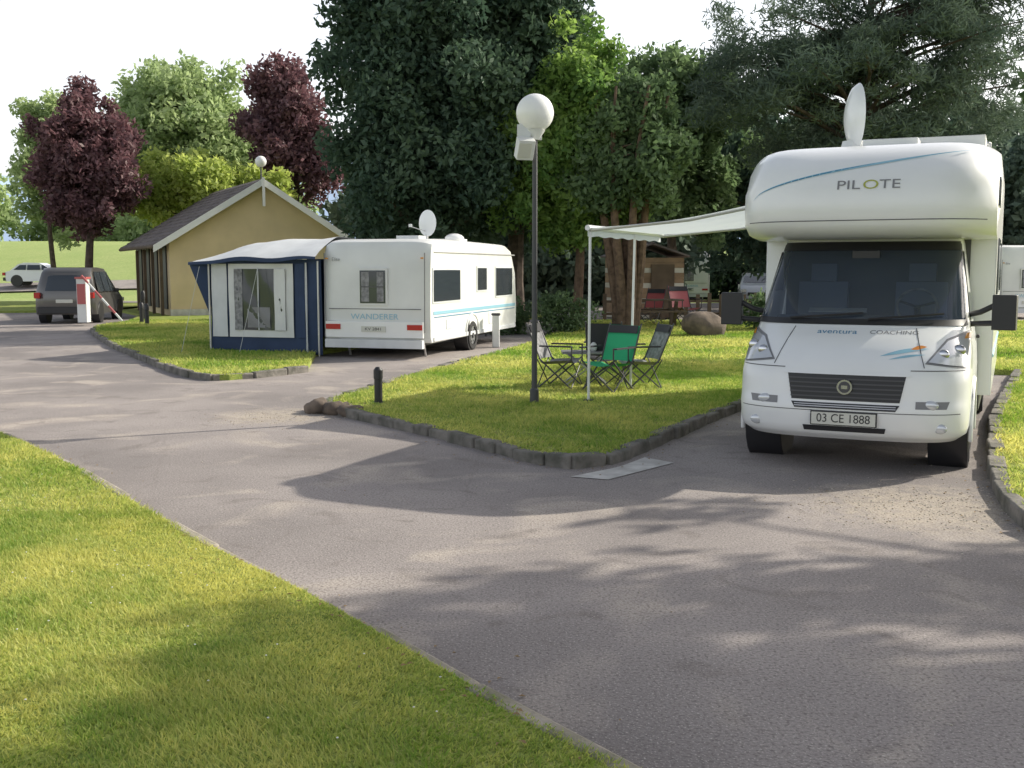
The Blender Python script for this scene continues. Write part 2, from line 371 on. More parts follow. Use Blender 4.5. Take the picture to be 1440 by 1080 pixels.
blades('grass',lawnC,(-2.6,9,6.5,18),210000,.038,.009,3,fr)
blades('grass',lawnC,(-1,16,17,34),120000,.05,.016,5,fr)
blades('grass',lawnB,(-13,-2,15.5,34),100000,.05,.014,4,fr)
def kerb(name,pts,bl,w,h,mat,jit=.012,gap=.012,off=0,z0=0):
    mb=MB(); L=[0]
    for a,b in zip(pts,pts[1:]): L.append(L[-1]+math.dist(a,b))
    def at(s):
        s=min(max(s,0),L[-1]-1e-6)
        for i in range(len(pts)-1):
            if s<=L[i+1]:
                f=(s-L[i])/(L[i+1]-L[i]+1e-9); return (pts[i][0]+(pts[i+1][0]-pts[i][0])*f,pts[i][1]+(pts[i+1][1]-pts[i][1])*f)
        return pts[-1]
    s=0
    while s<L[-1]-.1:
        l=bl*random.uniform(.7,1.3); a=at(s); b=at(s+l); dx,dy=b[0]-a[0],b[1]-a[1]; ll=math.hypot(dx,dy)
        if ll>.03:
            ww=w*random.uniform(.85,1.15); hh=h*random.uniform(.8,1.12)
            mb.box(((a[0]+b[0])/2+random.gauss(0,jit),(a[1]+b[1])/2+random.gauss(0,jit),z0+hh/2-.02),(ll-gap,ww,hh+.04),mat,(random.gauss(0,jit*3),random.gauss(0,jit*2),math.atan2(dy,dx)+random.gauss(0,jit*2)))
        s+=l
    return mb.build(name,smooth=True,bevel=.018,seg=2)
kerb('kerb',LK,.9,.10,.085,'kerbl',.003,.006)
kerb('kerb',IK,.6,.12,.105,'kerb',.006,.006)
kerb('kerb',CK,.36,.13,.105,'kerb',.010,.005)
kerb('kerb',RK,.5,.13,.11,'kerb',.006,.006)
mb=MB(); mb.add([(.48,8.62,.006),(.78,8.5,.006),(1.42,9.25,.006),(1.2,9.52,.006),(.95,9.1,.006),(.85,8.98,.006)],[(0,1,2,3,4,5)],'concrete'); mb.build('drain_cover',smooth=False)
rng=np.random.default_rng(3)
def grit():
    P=[]
    P.append(np.column_stack([rng.normal(3.0,.6,900),rng.normal(7.5,.42,900)]))
    P.append(np.column_stack([rng.normal(-2.6,.45,350),rng.normal(12.2,.4,350)]))
    P.append(np.column_stack([rng.uniform(-3,4,70),rng.uniform(3.5,11,70)]))
    P=np.concatenate(P); ok=~(inpoly(P,lawnA)|inpoly(P,lawnC)); P=P[ok]
    mb=MB()
    for x,y in P:
        r=random.uniform(.003,.009); mb.sphere((x,y,r*.3),r,'stone' if random.random()<.7 else 'stone2',5,3,(1,random.uniform(.6,1.2),.5))
    mb.build('gravel')
    mb=MB()
    for pts,n,s in ((LK,170,.10),(CK,230,.12),(RK,160,.14)):
        for _ in range(n):
            i=random.randrange(len(pts)-1); f=random.random(); x=pts[i][0]*(1-f)+pts[i+1][0]*f+random.gauss(0,s*1.6); y=pts[i][1]*(1-f)+pts[i+1][1]*f+random.gauss(0,s*1.6)
            ins=bool((inpoly(np.array([[x,y]]),lawnA)|inpoly(np.array([[x,y]]),lawnC))[0]); r=random.uniform(.008,.02); a=random.uniform(0,6.28); z=(.1 if ins else .006)
            mb.add([(x+r*math.cos(a),y+r*math.sin(a),z),(x-.5*r*math.sin(a),y+.5*r*math.cos(a),z+.006),(x-r*math.cos(a),y-r*math.sin(a),z),(x+.5*r*math.sin(a),y-.5*r*math.cos(a),z+.004)],[(0,1,2,3)],'litter')
    mb.build('fallen_leaves')
    mb=MB(); k=0
    while k<70:
        x=random.uniform(-4,0); y=random.uniform(3,9)
        if inpoly(np.array([[x,y]]),lawnA)[0]: mb.sphere((x,y,.112),.005,'daisy',6,4,(1,1,.5)); k+=1
    mb.build('daisies')
grit()
# ---------------------------------------------------------------- motorhome
def S_make(rows):
    a=np.array(rows,float)
    def S(t,z,off=0,yback=None):
        yc=np.interp(z,a[:,0],a[:,1]); hw=np.interp(z,a[:,0],a[:,2]); D=np.interp(z,a[:,0],a[:,3]); n=np.interp(z,a[:,0],a[:,4])
        an=t*math.pi/2; x=(hw+off)*math.copysign(abs(math.sin(an))**(2/n),an); y=yc+D-(D+off)*abs(math.cos(an))**(2/n)
        return (x,y,z)
    def tx(x,z):
        hw=np.interp(z,a[:,0],a[:,2]); n=np.interp(z,a[:,0],a[:,4]); return math.copysign(math.asin(min(1,(abs(x)/hw))**(n/2))/(math.pi/2),x)
    return S,tx
def motorhome(loc,rz):
    E=empty('motorhome',loc,rz)
    rows=[(.28,-.84,.86,.55,3.2),(.34,-.93,.93,.6,3.2),(.40,-.95,.945,.6,3.2),(.55,-.97,.95,.6,3.2),(.60,-.955,.95,.6,3.1),(.82,-.93,.95,.6,3.0),(.90,-.90,.945,.62,2.9),(1.0,-.81,.94,.66,2.8),(1.1,-.67,.925,.66,2.8),(1.19,-.50,.91,.6,2.8),(1.235,-.40,.90,.5,2.9),(1.60,-.03,.85,.42,3.0),(1.93,.30,.80,.38,3.0),(2.02,.42,.78,.38,3.0)]
    S,tx=S_make(rows); zs=sorted(set([r[0] for r in rows]+[.31,.47,.66,.7,.76,.86,.95,1.05,1.14,1.27,1.4,1.5,1.7,1.8,1.88,1.91]))
    T=[-1+2*i/40 for i in range(41)]; ZW0,ZW1=1.27,1.91; TW=.80
    mb=MB(); vs=[];fs=[]; side=[1.0,.85,.7,.6,.5,.42,.34,.26,.18,.1,.02,-.06,-.14,-.2]
    cols=len(T)+2*len(side)
    for z in zs:
        e=S(-1,z); r=[]
        for y in side: r.append((e[0],max(y,e[1]+.001),z))
        for t in T: r.append(S(t,z))
        e=S(1,z)
        for y in side[::-1]: r.append((e[0],max(y,e[1]+.001),z))
        vs+=r
    for j in range(len(zs)-1):
        for i in range(cols-1):
            q=[j*cols+i,j*cols+i+1,(j+1)*cols+i+1,(j+1)*cols+i]; c=sum((Vector(vs[k]) for k in q),Vector())/4
            if abs(c.x)>.6 and math.hypot(c.y-0,c.z-.34)<.42: continue
            ti=i-len(side)
            if 0<=ti<40 and abs((T[ti]+T[ti+1])/2)<TW and ZW0<c.z<ZW1: continue
            fs.append(tuple(q))
    mb.add(vs,fs,'white'); mb.build('cab',E,angle=50)
    def patch(pb,pts,off,mat,nu=10,nv=4,x=True):
        (x0,z0),(x1,z1),(x2,z2),(x3,z3)=pts
        def fn(u,v):
            X=(x0*(1-u)+x1*u)*(1-v)+(x3*(1-u)+x2*u)*v; Zz=(z0*(1-u)+z1*u)*(1-v)+(z3*(1-u)+z2*u)*v
            return S(tx(X,Zz),Zz,off) if x else S(X,Zz,off)
        pb.grid(fn,nu,nv,mat)
    mb=MB(); patch(mb,[(-TW-.01,ZW0-.01),(TW+.01,ZW0-.01),(TW+.01,ZW1+.01),(-TW-.01,ZW1+.01)],.003,'ws',30,10,False); mb.build('windscreen',E)
    mb=MB()
    patch(mb,[(-TW-.03,ZW0-.05),(TW+.03,ZW0-.05),(TW+.02,ZW0),(-TW-.02,ZW0)],.010,'black',30,2,False)
    for sg in(-1,1): patch(mb,[(sg*(TW+.02),ZW0-.04),(sg*(TW-.01),ZW0-.04),(sg*(TW-.01),ZW1+.02),(sg*(TW+.02),ZW1+.02)],.008,'black',2,10,False)
    patch(mb,[(-TW,ZW1-.04),(TW,ZW1-.04),(TW,ZW1+.04),(-TW,ZW1+.04)],.008,'black',30,2,False)
    for x0,x1 in((-.55,.05),(.1,.68)):
        pts=[S(tx(x0+(x1-x0)*k/6,1.25+.04*k/6),1.27+.05*k/6,.03) for k in range(7)]; mb.tube(pts,.009,'black',6)
    mb.build('windscreen_trim',E)
    mb=MB(); mb.box((0,.95,1.3),(1.7,.03,1.5),'dgrey'); mb.box((0,.35,1.12),(1.66,1.0,.03),'dgrey')
    mb.grid(lambda u,v:((u-.5)*1.45,-.22+.34*v,1.245+.04*math.sin(v*3.1)),8,6,'dash')
    mb.box((0,.16,1.14),(1.45,.04,.24),'dash')
    for x in(-.45,.45):
        mb.box((x,.72,1.32),(.46,.14,.5),'seat',(-.15,0,0)); mb.box((x,.76,1.66),(.24,.09,.17),'seat',(-.15,0,0))
    mb.box((0,.18,1.83),(.24,.03,.07),'black'); mb.box((-.2,-.06,1.33),(.5,.25,.006),'plate',(.1,0,.1))
    pts=[(.45+.17*math.cos(a),.22-.06*math.sin(a),1.36+.16*math.sin(a)) for a in np.linspace(0,2*math.pi,25)]; mb.tube(pts,.014,'gfab',6)
    mb.tube([(.45,.22,1.36),(.45,.36,1.2)],.03,'black',8)
    for a in(.3,2.8,4.7): mb.tube([(.45,.22,1.36),(.45+.16*math.cos(a),.22-.06*math.sin(a),1.36+.15*math.sin(a))],.012,'black',6)
    mb.build('interior',E,bevel=.03)
    mb=MB()
    patch(mb,[(-.43,.615),(.43,.615),(.47,.83),(-.47,.83)],.004,'black',16,5)
    for k in range(5):
        z=.64+.037*k; w=.43+.006*k; patch(mb,[(-w,z),(w,z),(w,z+.012),(-w,z+.012)],.018,'dgrey',16,1)
    patch(mb,[(-.49,.83),(.49,.83),(.49,.845),(-.49,.845)],.02,'white',16,1)
    patch(mb,[(-.40,.545),(.40,.545),(.43,.595),(-.43,.595)],.006,'black',16,2)
    for z in(.56,.577): patch(mb,[(-.4,z),(.4,z),(.4,z+.006),(-.4,z+.006)],.012,'metalw',16,1)
    patch(mb,[(-.32,.355),(.32,.355),(.33,.40),(-.33,.40)],.006,'black',16,2)
    patch(mb,[(-.88,.525),(.88,.525),(.88,.531),(-.88,.531)],.003,'dgrey',30,1)
    patch(mb,[(-.9,.873),(-.5,.873),(-.5,.880),(-.9,.880)],.003,'dgrey',12,1)
    patch(mb,[(.5,.873),(.9,.873),(.9,.880),(.5,.880)],.003,'dgrey',12,1)
    e=S(0,.74,.03); mb.tube([(0,e[1]+.02,.73),(0,e[1]-.005,.73)],[.068,.062],'chrome',24); mb.tube([(0,e[1]-.004,.73),(0,e[1]-.008,.73)],[.048,.046],'dgrey',24)
    mb.box((0,e[1]-.010,.73),(.05,.006,.03),'chrome')
    for sg in(-1,1):
        p=S(tx(sg*.66,.60),.60,.0); mb.sphere((p[0],p[1],.60),.05,'lamp',16,8,(1.3,.35,.8))
        p=S(tx(sg*.74,.42),.42,.0); mb.sphere((p[0],p[1],.41),.045,'lamp',16,8,(1.2,.35,.9))
        patch(mb,[(sg*.55,.57),(sg*.78,.57),(sg*.80,.63),(sg*.55,.63)],.003,'greyd',8,2)
    mb.build('grille_and_bumper_details',E)
    mb=MB()
    e=S(0,.5,.012); mb.box((0,e[1]-.004,.467),(.53,.012,.115),'black'); mb.box((0,e[1]-.013,.467),(.51,.012,.10),'plate')
    vs,fs=text_mesh('03 CE 1888',.105); mb.add([(v[0]*.86,e[1]-.021,.467+v[1]*.95) for v in vs],fs,'black'); mb.build('number_plate',E,smooth=False)
    mb=MB()
    for sg in(-1,1):
        patch(mb,[(sg*.60,.93),(sg*.905,.89),(sg*.915,1.19),(sg*.74,1.12)],.004,'greyd',12,8)
        patch(mb,[(sg*.62,.945),(sg*.895,.905),(sg*.905,1.17),(sg*.745,1.105)],.012,'lamp',12,8)
        p=S(tx(sg*.73,1.0),1.0,.005); mb.sphere(p,.045,'chrome',14,8,(1,.5,1))
        p=S(tx(sg*.84,1.03),1.03,.005); mb.sphere(p,.05,'chrome',14,8,(1,.5,1))
        patch(mb,[(sg*.86,1.12),(sg*.905,1.12),(sg*.905,1.17),(sg*.87,1.16)],.016,'amber',4,3)
    mb.build('headlights',E)
    mb=MB()
    def tsurf(txt,size,cx,cz,mat,off=.004,sx=1,sz=1):
        vs,fs=text_mesh(txt,size)
        mb.add([S(tx(cx+v[0]*sx,cz+v[1]*sz),cz+v[1]*sz,off) for v in vs],fs,mat)
    tsurf('aventura',.10,-.13,1.165,'blue',sx=.95,sz=.5); tsurf('COACHING',.09,.33,1.165,'greyd',sx=.8,sz=.45)
    def sw(x0,x1,z0,z1,th,mat):
        N=14
        def fn(u,v):
            X=x0+(x1-x0)*u; Zz=z0+(z1-z0)*math.sin(u*math.pi/2)+(v-.5)*th*math.sin(u*math.pi); return S(tx(X,Zz),Zz,.005)
        mb.grid(fn,N,2,mat)
    sw(.25,.62,.985,1.045,.03,'lblue'); sw(.32,.6,.96,1.0,.018,'lblue'); sw(.48,.60,1.04,1.06,.03,'orange')
    for sg in(-1,1):
        pts=[S(tx(sg*(.60-.10*k/8),.90+.3*k/8),.90+.3*k/8,.002) for k in range(9)]; mb.tube(pts,.004,'dgrey',4)
    mb.build('bonnet_decals',E)
    prof=[(.55,1.975),(.1,1.965),(-.18,1.985),(-.32,2.03),(-.40,2.10),(-.425,2.22),(-.41,2.38),(-.34,2.54),(-.17,2.69),(.15,2.80),(.8,2.86),(1.6,2.88),(5.1,2.88),(5.3,2.82),(5.38,2.68),(5.4,.5),(1.02,.5),(1.02,1.975)]
    def push(s,y,z):
        k=max(0,min(1,(.9-y)/1.2)); y2=y+.42*abs(s)**5*k; z2=z-(.12*abs(s)**9 if z>2.5 else 0)+(.03*abs(s)**7 if z<2.1 and y<.5 else 0)
        return y2,z2
    mb=MB(); loft_x(mb,prof,1.075,'white',push,n=36); mb.build('living_body',E,angle=50,bevel=.035,seg=3)
    fz=[p[1] for p in prof[3:11]]; fy=[p[0] for p in prof[3:11]]
    def A(x,z,off=.006):
        y=float(np.interp(z,fz,fy)); return (x,push(x/1.075,y,z)[0]-off,z+off*.6)
    mb=MB()
    vs,fs=text_mesh('PIL',.14); vs2,fs2=text_mesh('TE',.14)
    mb.add([A(-.10+v[0]*1.15,2.41+v[1]*.8) for v in vs],fs,'greyd'); mb.add([A(.24+v[0]*1.15,2.41+v[1]*.8) for v in vs2],fs2,'greyd')
    vs,fs=text_mesh('O',.14); mb.add([A(.085+v[0]*1.2,2.41+v[1]*.8) for v in vs],fs,'gold')
    def sw2(x0,x1,z0,z1,th,mat,ex=.55):
        def fn(u,v):
            X=x0+(x1-x0)*u; Zz=z0+(z1-z0)*(u**ex)+(v-.5)*th*(math.sin(u*math.pi)*.8+.1); return A(X,Zz)
        mb.grid(fn,30,2,mat)
    sw2(-.95,.85,2.32,2.70,.022,'lblue',.6); sw2(-.96,.1,2.31,2.60,.012,'blue',.62)
    mb.tube([A(-1.0+2.0*k/24,2.115,.001) for k in range(25)],.005,'dgrey',4)
    mb.build('alcove_decals',E)
    mb=MB()
    for sg in(-1,1):
        x=sg*1.079
        def win(y0,y1,z0,z1,mat='glassd',o=0.0): mb.box((x+sg*o,(y0+y1)/2,(z0+z1)/2),(.022,y1-y0,z1-z0),mat)
        win(1.5,2.4,1.45,2.0); win(3.9,4.9,1.45,2.0); win(.3,.75,2.25,2.5)
        if sg>0: win(2.9,3.3,1.6,1.95)
        else: win(2.7,3.25,.6,2.35,'white2',.006); win(2.82,3.13,1.5,1.95,'glassd',.012)
        win(1.1,5.3,.86,.89,'lblue',-.004)
        mb.quad((sg*.905,.05,1.25),(sg*.905,.85,1.25),(sg*.80,.85,1.88),(sg*.81,.45,1.86),'glassd')
        mb.box((sg*.95,.75,1.08),(.03,.14,.03),'black')
    mb.build('side_windows',E,bevel=.006)
    mb=MB(); mb.box((0,3.2,.42),(1.95,4.3,.16),'dgrey'); mb.box((0,.2,.42),(1.3,2.0,.2),'black'); mb.box((0,5.42,.5),(2.0,.1,.16),'dgrey')
    for sg in(-1,1):
        for k in range(2): mb.box((sg*.8,5.43,1.0-k*.18),(.14,.05,.14),'red')
        pts=[(sg*.955,.42*math.cos(a),.34+.42*math.sin(a)) for a in np.linspace(-.2,math.pi+.2,17)]; mb.tube(pts,.022,'white',6)
        mb.tube([(sg*.62,0,.34),(sg*.94,0,.34)],.40,'black',20)
    mb.build('chassis',E,bevel=.02)
    mb=MB()
    for sg in(-1,1): mb.wheel((sg*.84,0,.33),.33,.21); mb.wheel((sg*.86,3.7,.33),.33,.21)
    mb.build('wheels',E)
    mb=MB()
    for sg in(-1,1):
        cx=1.17; mb.box((sg*cx,-.02,1.33),(.19,.13,.30),'black',(0,0,sg*-.1)); mb.box((sg*(cx-.01),.05,1.33),(.16,.015,.25),'chrome')
        mb.tube([(sg*.88,.12,1.30),(sg*.98,.02,1.33),(sg*1.13,.0,1.41)],.026,'black',8); mb.tube([(sg*.88,.12,1.22),(sg*.98,.02,1.23),(sg*1.13,.0,1.24)],.026,'black',8)
    mb.build('mirrors',E,bevel=.045,seg=3)
    mb=MB(); mb.box((.1,1.1,2.90),(.5,.5,.07),'white2'); mb.box((.55,1.5,2.92),(.75,.5,.11),'white2'); mb.box((.1,3.6,2.92),(.6,.6,.1),'white2')
    mb.tube([(.2,1.95,2.96),(.95,1.95,2.96)],.02,'metalw',6)
    for x in(.2,.95): mb.tube([(x,1.95,2.86),(x,1.95,2.97)],.015,'metalw',6)
    mb.build('roof_vents',E,bevel=.025)
    mb=MB(); mb.tube([(-.3,1.35,2.82),(-.3,1.35,2.98)],[.14,.11],'white2',16)
    mb.tube([(-.3,1.35,2.95),(-.26,1.38,3.16)],.04,'white2',8)
    def dish(u,v,o=0):
        a=u*2*math.pi; r=v; nx_,ny_=.92,.39
        c=.29*r*math.cos(a); dz=.33*r*math.sin(a); dep=.09*(1-r*r)+o
        return (-.27-ny_*c-nx_*dep,1.34+nx_*c-ny_*dep,3.22+dz)
    mb.grid(dish,28,8,'white'); mb.grid(lambda u,v:dish(u,v,.0 if v>.999 else .03),28,8,'white')
    mb.build('satellite_dish',E)
    mb=MB(); mb.tube([(-1.10,1.0,2.52),(-1.10,5.1,2.52)],.06,'white',12)
    Xo=-3.42; Y0,Y1=2.05,5.0; zo=2.19
    def can(u,v): return (-1.12+(Xo+1.12)*u,Y0+(Y1-Y0)*v,2.50+(zo-2.50)*u-.07*math.sin(u*math.pi)+.015*math.sin(v*22)*math.sin(u*3))
    mb.grid(can,14,16,'canopy'); 
    mb.grid(lambda u,v:(Xo-.01,Y0+(Y1-Y0)*u,zo-.01-.09*v-.008*math.sin(u*40)*v),40,2,'canopy')
    mb.tube([(Xo,Y0-.03,zo),(Xo,Y1+.03,zo)],.035,'white',8)
    for y in(Y0+.05,Y1-.05): mb.tube([(-1.12,y,2.45),(-2.2,y,2.26),(Xo,y,zo-.03)],.018,'metalw',6)
    for y,yb in((Y0+.06,Y0+.1),(Y0+1.75,Y0+1.7)): mb.tube([(Xo,y,zo-.03),(Xo-.02,yb,.08)],.018,'white',8); mb.box((Xo-.02,yb,.095),(.1,.08,.02),'dgrey')
    mb.build('canopy',E)
motorhome((3.15,9.62,0),math.radians(-25))
# ---------------------------------------------------------------- caravan
def caravan(loc,rz,L=6.0,hw=1.10,H=2.27,tent=True,full=True,zb=0,name='caravan'):
    E=empty(name,(loc[0],loc[1],zb),rz)
    prof=[(.06,.30),(.0,.42),(.0,1.0),(.02,1.7),(.06,H-.22),(.14,H-.06),(.32,H),(1.5,H+.03),(L-.9,H),(L-.45,H-.12),(L-.1,1.6),(L,.9),(L-.02,.45),(L-.1,.32)]
    push=lambda s,y,z:(y+(.10*abs(s)**6 if y<.5 else -.15*abs(s)**6 if y>L-1 else 0),z-(.06*abs(s)**8 if z>H-.3 else 0))
    mb=MB(); loft_x(mb,prof,hw,'white2',push,n=30); mb.build('body',E,angle=45,bevel=.02)
    mb=MB(); yb=-.012
    mb.box((-.02,yb,1.36),(.60,.03,.70),'white2'); mb.box((-.02,yb-.016,1.36),(.52,.02,.62),'glassd'); mb.box((-.02,yb-.03,1.36),(.5,.006,.02),'dgrey')
    mb.grid(lambda u,v:(-.25+.16*u,yb-.028,1.08+.56*v),1,1,'gfab'); mb.grid(lambda u,v:(.07+.14*u,yb-.028,1.08+.56*v),1,1,'gfab')
    mb.box((0,-.02,.55),(2.0,.06,.30),'white'); mb.box((0,-.03,.28),(2.0,.12,.16),'lcanvas')
    for sg in(-1,1):
        mb.box((sg*.84,-.055,.60),(.30,.03,.10),'red'); mb.box((sg*.98,-.01,1.9),(.05,.03,.03),'amber')
        mb.tube([(sg*1.02,.0,.5),(sg*1.03,.0,2.0)],.012,'greyd',6)
    mb.box((0,-.058,.56),(.5,.02,.11),'plate'); vs,fs=text_mesh('KV 2841',.1); mb.add([(v[0],-.07,.56+v[1]*.8) for v in vs],fs,'black')
    vs,fs=text_mesh('WANDERER',.19); mb.add([(v[0]*.95,-.006,.79+v[1]*.8) for v in vs],fs,'lblue')
    vs,fs=text_mesh('Elite',.1); mb.add([(-.8+v[0],.018,1.88+v[1]) for v in vs],fs,'greyd')
    mb.box((0,.0,.94),(1.9,.012,.012),'dgrey')
    mb.build('rear_panel',E,bevel=.012)
    mb=MB()
    for sg in(-1,1):
        x=sg*(hw+.004)
        for y0,y1,z0,z1 in((.25,1.75,1.08,1.68),(2.9,3.5,1.25,1.72),(4.2,5.45,1.1,1.72)):
            if y1>L-.4: continue
            mb.box((x,(y0+y1)/2,(z0+z1)/2),(.02,y1-y0+.08,z1-z0+.08),'lcanvas'); mb.box((x+sg*.012,(y0+y1)/2,(z0+z1)/2),(.02,y1-y0,z1-z0),'glassd')
        mb.box((x-sg*.002,L/2,.86),(.01,L-.5,.07),'lblue'); mb.box((x-sg*.001,L/2,.78),(.01,L-.6,.02),'blue')
        mb.box((x,L/2,2.02),(.016,L-.6,.03),'metalw'); mb.box((x,2.6,.62),(.02,.5,.28),'lcanvas2'); mb.box((x,L/2,.36),(.03,L-.5,.08),'lcanvas')
        mb.box((x,3.9,.62),(.014,.4,.25),'lcanvas'); mb.box((x,1.1,.62),(.014,.3,.2),'lcanvas')
        pts=[(x,2.55+.42*math.cos(a),.34+.42*math.sin(a)) for a in np.linspace(0,math.pi,13)]; mb.tube(pts,.03,'white2',6)
        mb.tube([(sg*(hw-.3),2.55,.33),(sg*(hw+.006),2.55,.33)],.36,'black',20)
    mb.build('side_details',E,bevel=.006)
    mb=MB()
    for sg in(-1,1): mb.wheel((sg*(hw-.06),2.55,.31),.31,.18)
    mb.box((0,L/2,.27),(1.5,L-1.2,.12),'black')
    for sg in(-1,1):
        for y in(.5,L-.8): mb.tube([(sg*.8,y,.3),(sg*.8,y+.12,.0)],.025,'metalw',6)
    mb.tube([(0,L-.1,.4),(0,L+1.1,.42)],.045,'metalw',8); mb.tube([(0,L+.9,.0),(0,L+.9,.6)],.03,'dgrey',8)
    mb.build('chassis_and_wheels',E)
    mb=MB(); mb.box((-.1,2.2,H+.07),(.5,.5,.09),'white2'); mb.box((.1,4.2,H+.06),(.5,.5,.08),'white2')
    if full:
        mb.tube([(.35,1.9,H),(.35,1.9,H+.25)],.03,'metalw',8)
        mb.grid(lambda u,v:(.33+.26*v*math.cos(u*6.2832)*.95+.05*v*v,1.86-.15*v*math.cos(u*6.2832),H+.36+.27*v*math.sin(u*6.2832)),24,5,'white')
        mb.tube([(.33,1.86,H+.2),(.15,1.5,H+.28)],.01,'metalw',6); mb.box((.15,1.5,H+.3),(.06,.06,.06),'white2'); mb.sphere((.7,2.6,H+.06),.16,'white',16,8,(1.3,1.3,.7))
    mb.build('roof_kit',E,bevel=.02)
    if tent:
        mb=MB(); XR,XL=-1.11,-3.55
        def roof(u,v):
            x=XR+(XL-.34-XR)*u; y=-.22+4.4*v
            ridge=H+.06-.12*u; front=H-.34-.02*u
            z=front+(ridge-front)*min(1,(v*4.4)/1.0)**.8-.42*max(0,(u-.66)/.34)**1.4*(.25+.75*min(1,v*4))+.02*math.sin(u*14+v*9)
            return (x,y,z)
        mb.grid(roof,24,24,'lcanvas')
        def skirt(u,v):
            p=roof(u,0); return (p[0],p[1]-.003*v,p[2]-v*(.05+.03*math.sin(u*math.pi)))
        mb.grid(skirt,24,2,'navy')
        zt=1.88
        def fw(u,v): return (XR+(XL-XR)*u,.02+.015*math.sin(u*17+v*5),.03+(zt-.03)*v)
        mb.grid(fw,28,12,'navy')
        def pan(x0,x1,z0,z1,o,m):
            mb.grid(lambda u,v:(x0+(x1-x0)*u,-.0-o+.008*math.sin(u*9+v*7),z0+(z1-z0)*v),10,6,m)
        pan(-3.12,-1.70,.36,1.80,.018,'lcanvas2'); pan(-2.98,-1.86,.50,1.70,.034,'glassd')
        pan(-2.10,-1.86,.50,1.70,.046,'lcanvas2'); pan(-3.50,-3.16,.36,1.80,.018,'lcanvas')
        pan(-2.98,-2.80,.50,1.70,.046,'gfab'); pan(-2.7,-2.2,.55,.95,.042,'greyd')
        pan(-1.66,-1.45,.36,1.80,.020,'navy'); pan(-1.44,-1.40,.05,1.82,.024,'lcanvas')
        for x in(-2.45,): pan(x-.015,x+.015,.50,1.70,.048,'lcanvas')
        mb.grid(lambda u,v:(XL-.28*max(0,v-.55)/.45,.02+4.1*u,.03+1.8*v),20,10,'navy')
        mb.add([(XL-.34,-.215,1.84),(XL+.02,-.02,1.86),(XL+.0,.0,.75)],[(0,1,2)],'navy')
        mb.grid(lambda u,v:(XL+(XR-XL)*u,4.15,.03+1.9*v),8,6,'navy')
        for x in(XL,XR-.05): mb.tube([(x,-.03,.0),(x,-.03,1.85)],.018,'metalw',6)
        for x,yy in((XL-.1,-.7),(XL+1.2,-.75)): mb.tube([(x,-.2,1.75),(x-.15,yy,.02)],.004,'lcanvas',4)
        mb.build('awning_tent',E)
    return E
caravan((-2.62,20.35),math.radians(-16.5))
caravan((17.6,36.5),math.radians(10),L=5,tent=False,full=False,hw=1.1,H=2.5)
caravan((9.5,57.5),math.radians(-4),L=5.5,tent=False,full=False,hw=1.1,H=2.75)
# ---------------------------------------------------------------- cars
def car(name,loc,rz,mat,L=4.3,hw=.88,H=1.6,zb=0,kind='mpv'):
    E=empty(name,(loc[0],loc[1],zb),rz); h=H
    if kind=='mpv': prof=[(.08,.28),(.0,.5),(.02,.95),(.22,h-.18),(.42,h-.03),(1.3,h),(2.2,h-.05),(3.15,1.02),(3.7,.92),(4.15,.74),(L,.5),(L-.05,.28)]
    else: prof=[(.05,.28),(.0,.5),(.03,.85),(.3,.93),(.85,h-.1),(1.2,h),(2.1,h-.02),(2.95,.95),(3.6,.86),(4.1,.7),(L,.48),(L-.05,.28)]
    xf=lambda s,y,z:1-.22*max(0,z-.92)/(h-.92)*1.0
    push=lambda s,y,z:(y+(.16*abs(s)**5 if y<.6 else -.25*abs(s)**4 if y>L-.8 else 0),z)
    mb=MB(); loft_x(mb,prof,hw,mat,push,xf,n=24); mb.build('body',E,angle=40,bevel=.02)
    mb=MB(); hx=lambda z:hw*(1-.22*max(0,z-.92)/(h-.92))
    zt=h-.14
    for sg in(-1,1):
        for y0,y1,y2,y3 in ((.55,1.35,1.35,.62) if kind=='mpv' else (.62,1.35,1.35,.98),(1.42,2.2,2.15,1.42),(2.28,2.85,2.35,2.25)):
            mb.quad((sg*(hx(.98)+.012),y0,.98),(sg*(hx(.98)+.012),y1,.98),(sg*(hx(zt)+.012),y2,zt),(sg*(hx(zt)+.012),y3,zt),'glassd')
        mb.box((sg*(hw-.10),.03,.88-(.15 if kind!='mpv' else 0)),(.17,.16,.18),'red'); mb.box((sg*(hw-.14),L-.17,.66),(.26,.2,.13),'lamp'); mb.box((sg*(hw+.06),2.75,1.0),(.16,.1,.12),'black')
        for yy in(.8,L-.85): mb.tube([(sg*(hw-.22),yy,.32),(sg*(hw+.012),yy,.32)],.36,'black',20)
    yr=lambda z:float(np.interp(z,[p[1] for p in prof[2:5]],[p[0] for p in prof[2:5]]))
    z0,z1=(1.02,h-.14) if kind=='mpv' else (1.0,h-.14)
    mb.grid(lambda u,v:((u-.5)*2*hx(z0+(z1-z0)*v)*.86,yr(z0+(z1-z0)*v)-.012+.16*abs(2*u-1)**5*.7,z0+(z1-z0)*v),12,4,'glassd')
    yf=lambda z:float(np.interp(z,[.95 if kind!='mpv' else 1.02,h-.04],[2.95 if kind!='mpv' else 3.15,2.15]))
    mb.grid(lambda u,v:((u-.5)*2*hx(1.04+(h-1.2)*v)*.86,yf(1.04+(h-1.2)*v)+.02,1.05+(h-1.2)*v),8,4,'glassd')
    mb.box((0,-.005,.7),(.5,.03,.11),'plate'); mb.box((0,.03,.42),(1.6,.14,.2),'black'); mb.box((0,L-.03,.5),(1.1,.1,.16),'black')
    mb.build('windows_and_lights',E,bevel=.01)
    mb=MB()
    for sg in(-1,1):
        for yy in(.8,L-.85): mb.wheel((sg*(hw-.09),yy,.31),.31,.19)
    mb.build('wheels',E)
car('parked_car',(-13.9,33.2),math.radians(8),'carg',H=1.75,hw=.90)
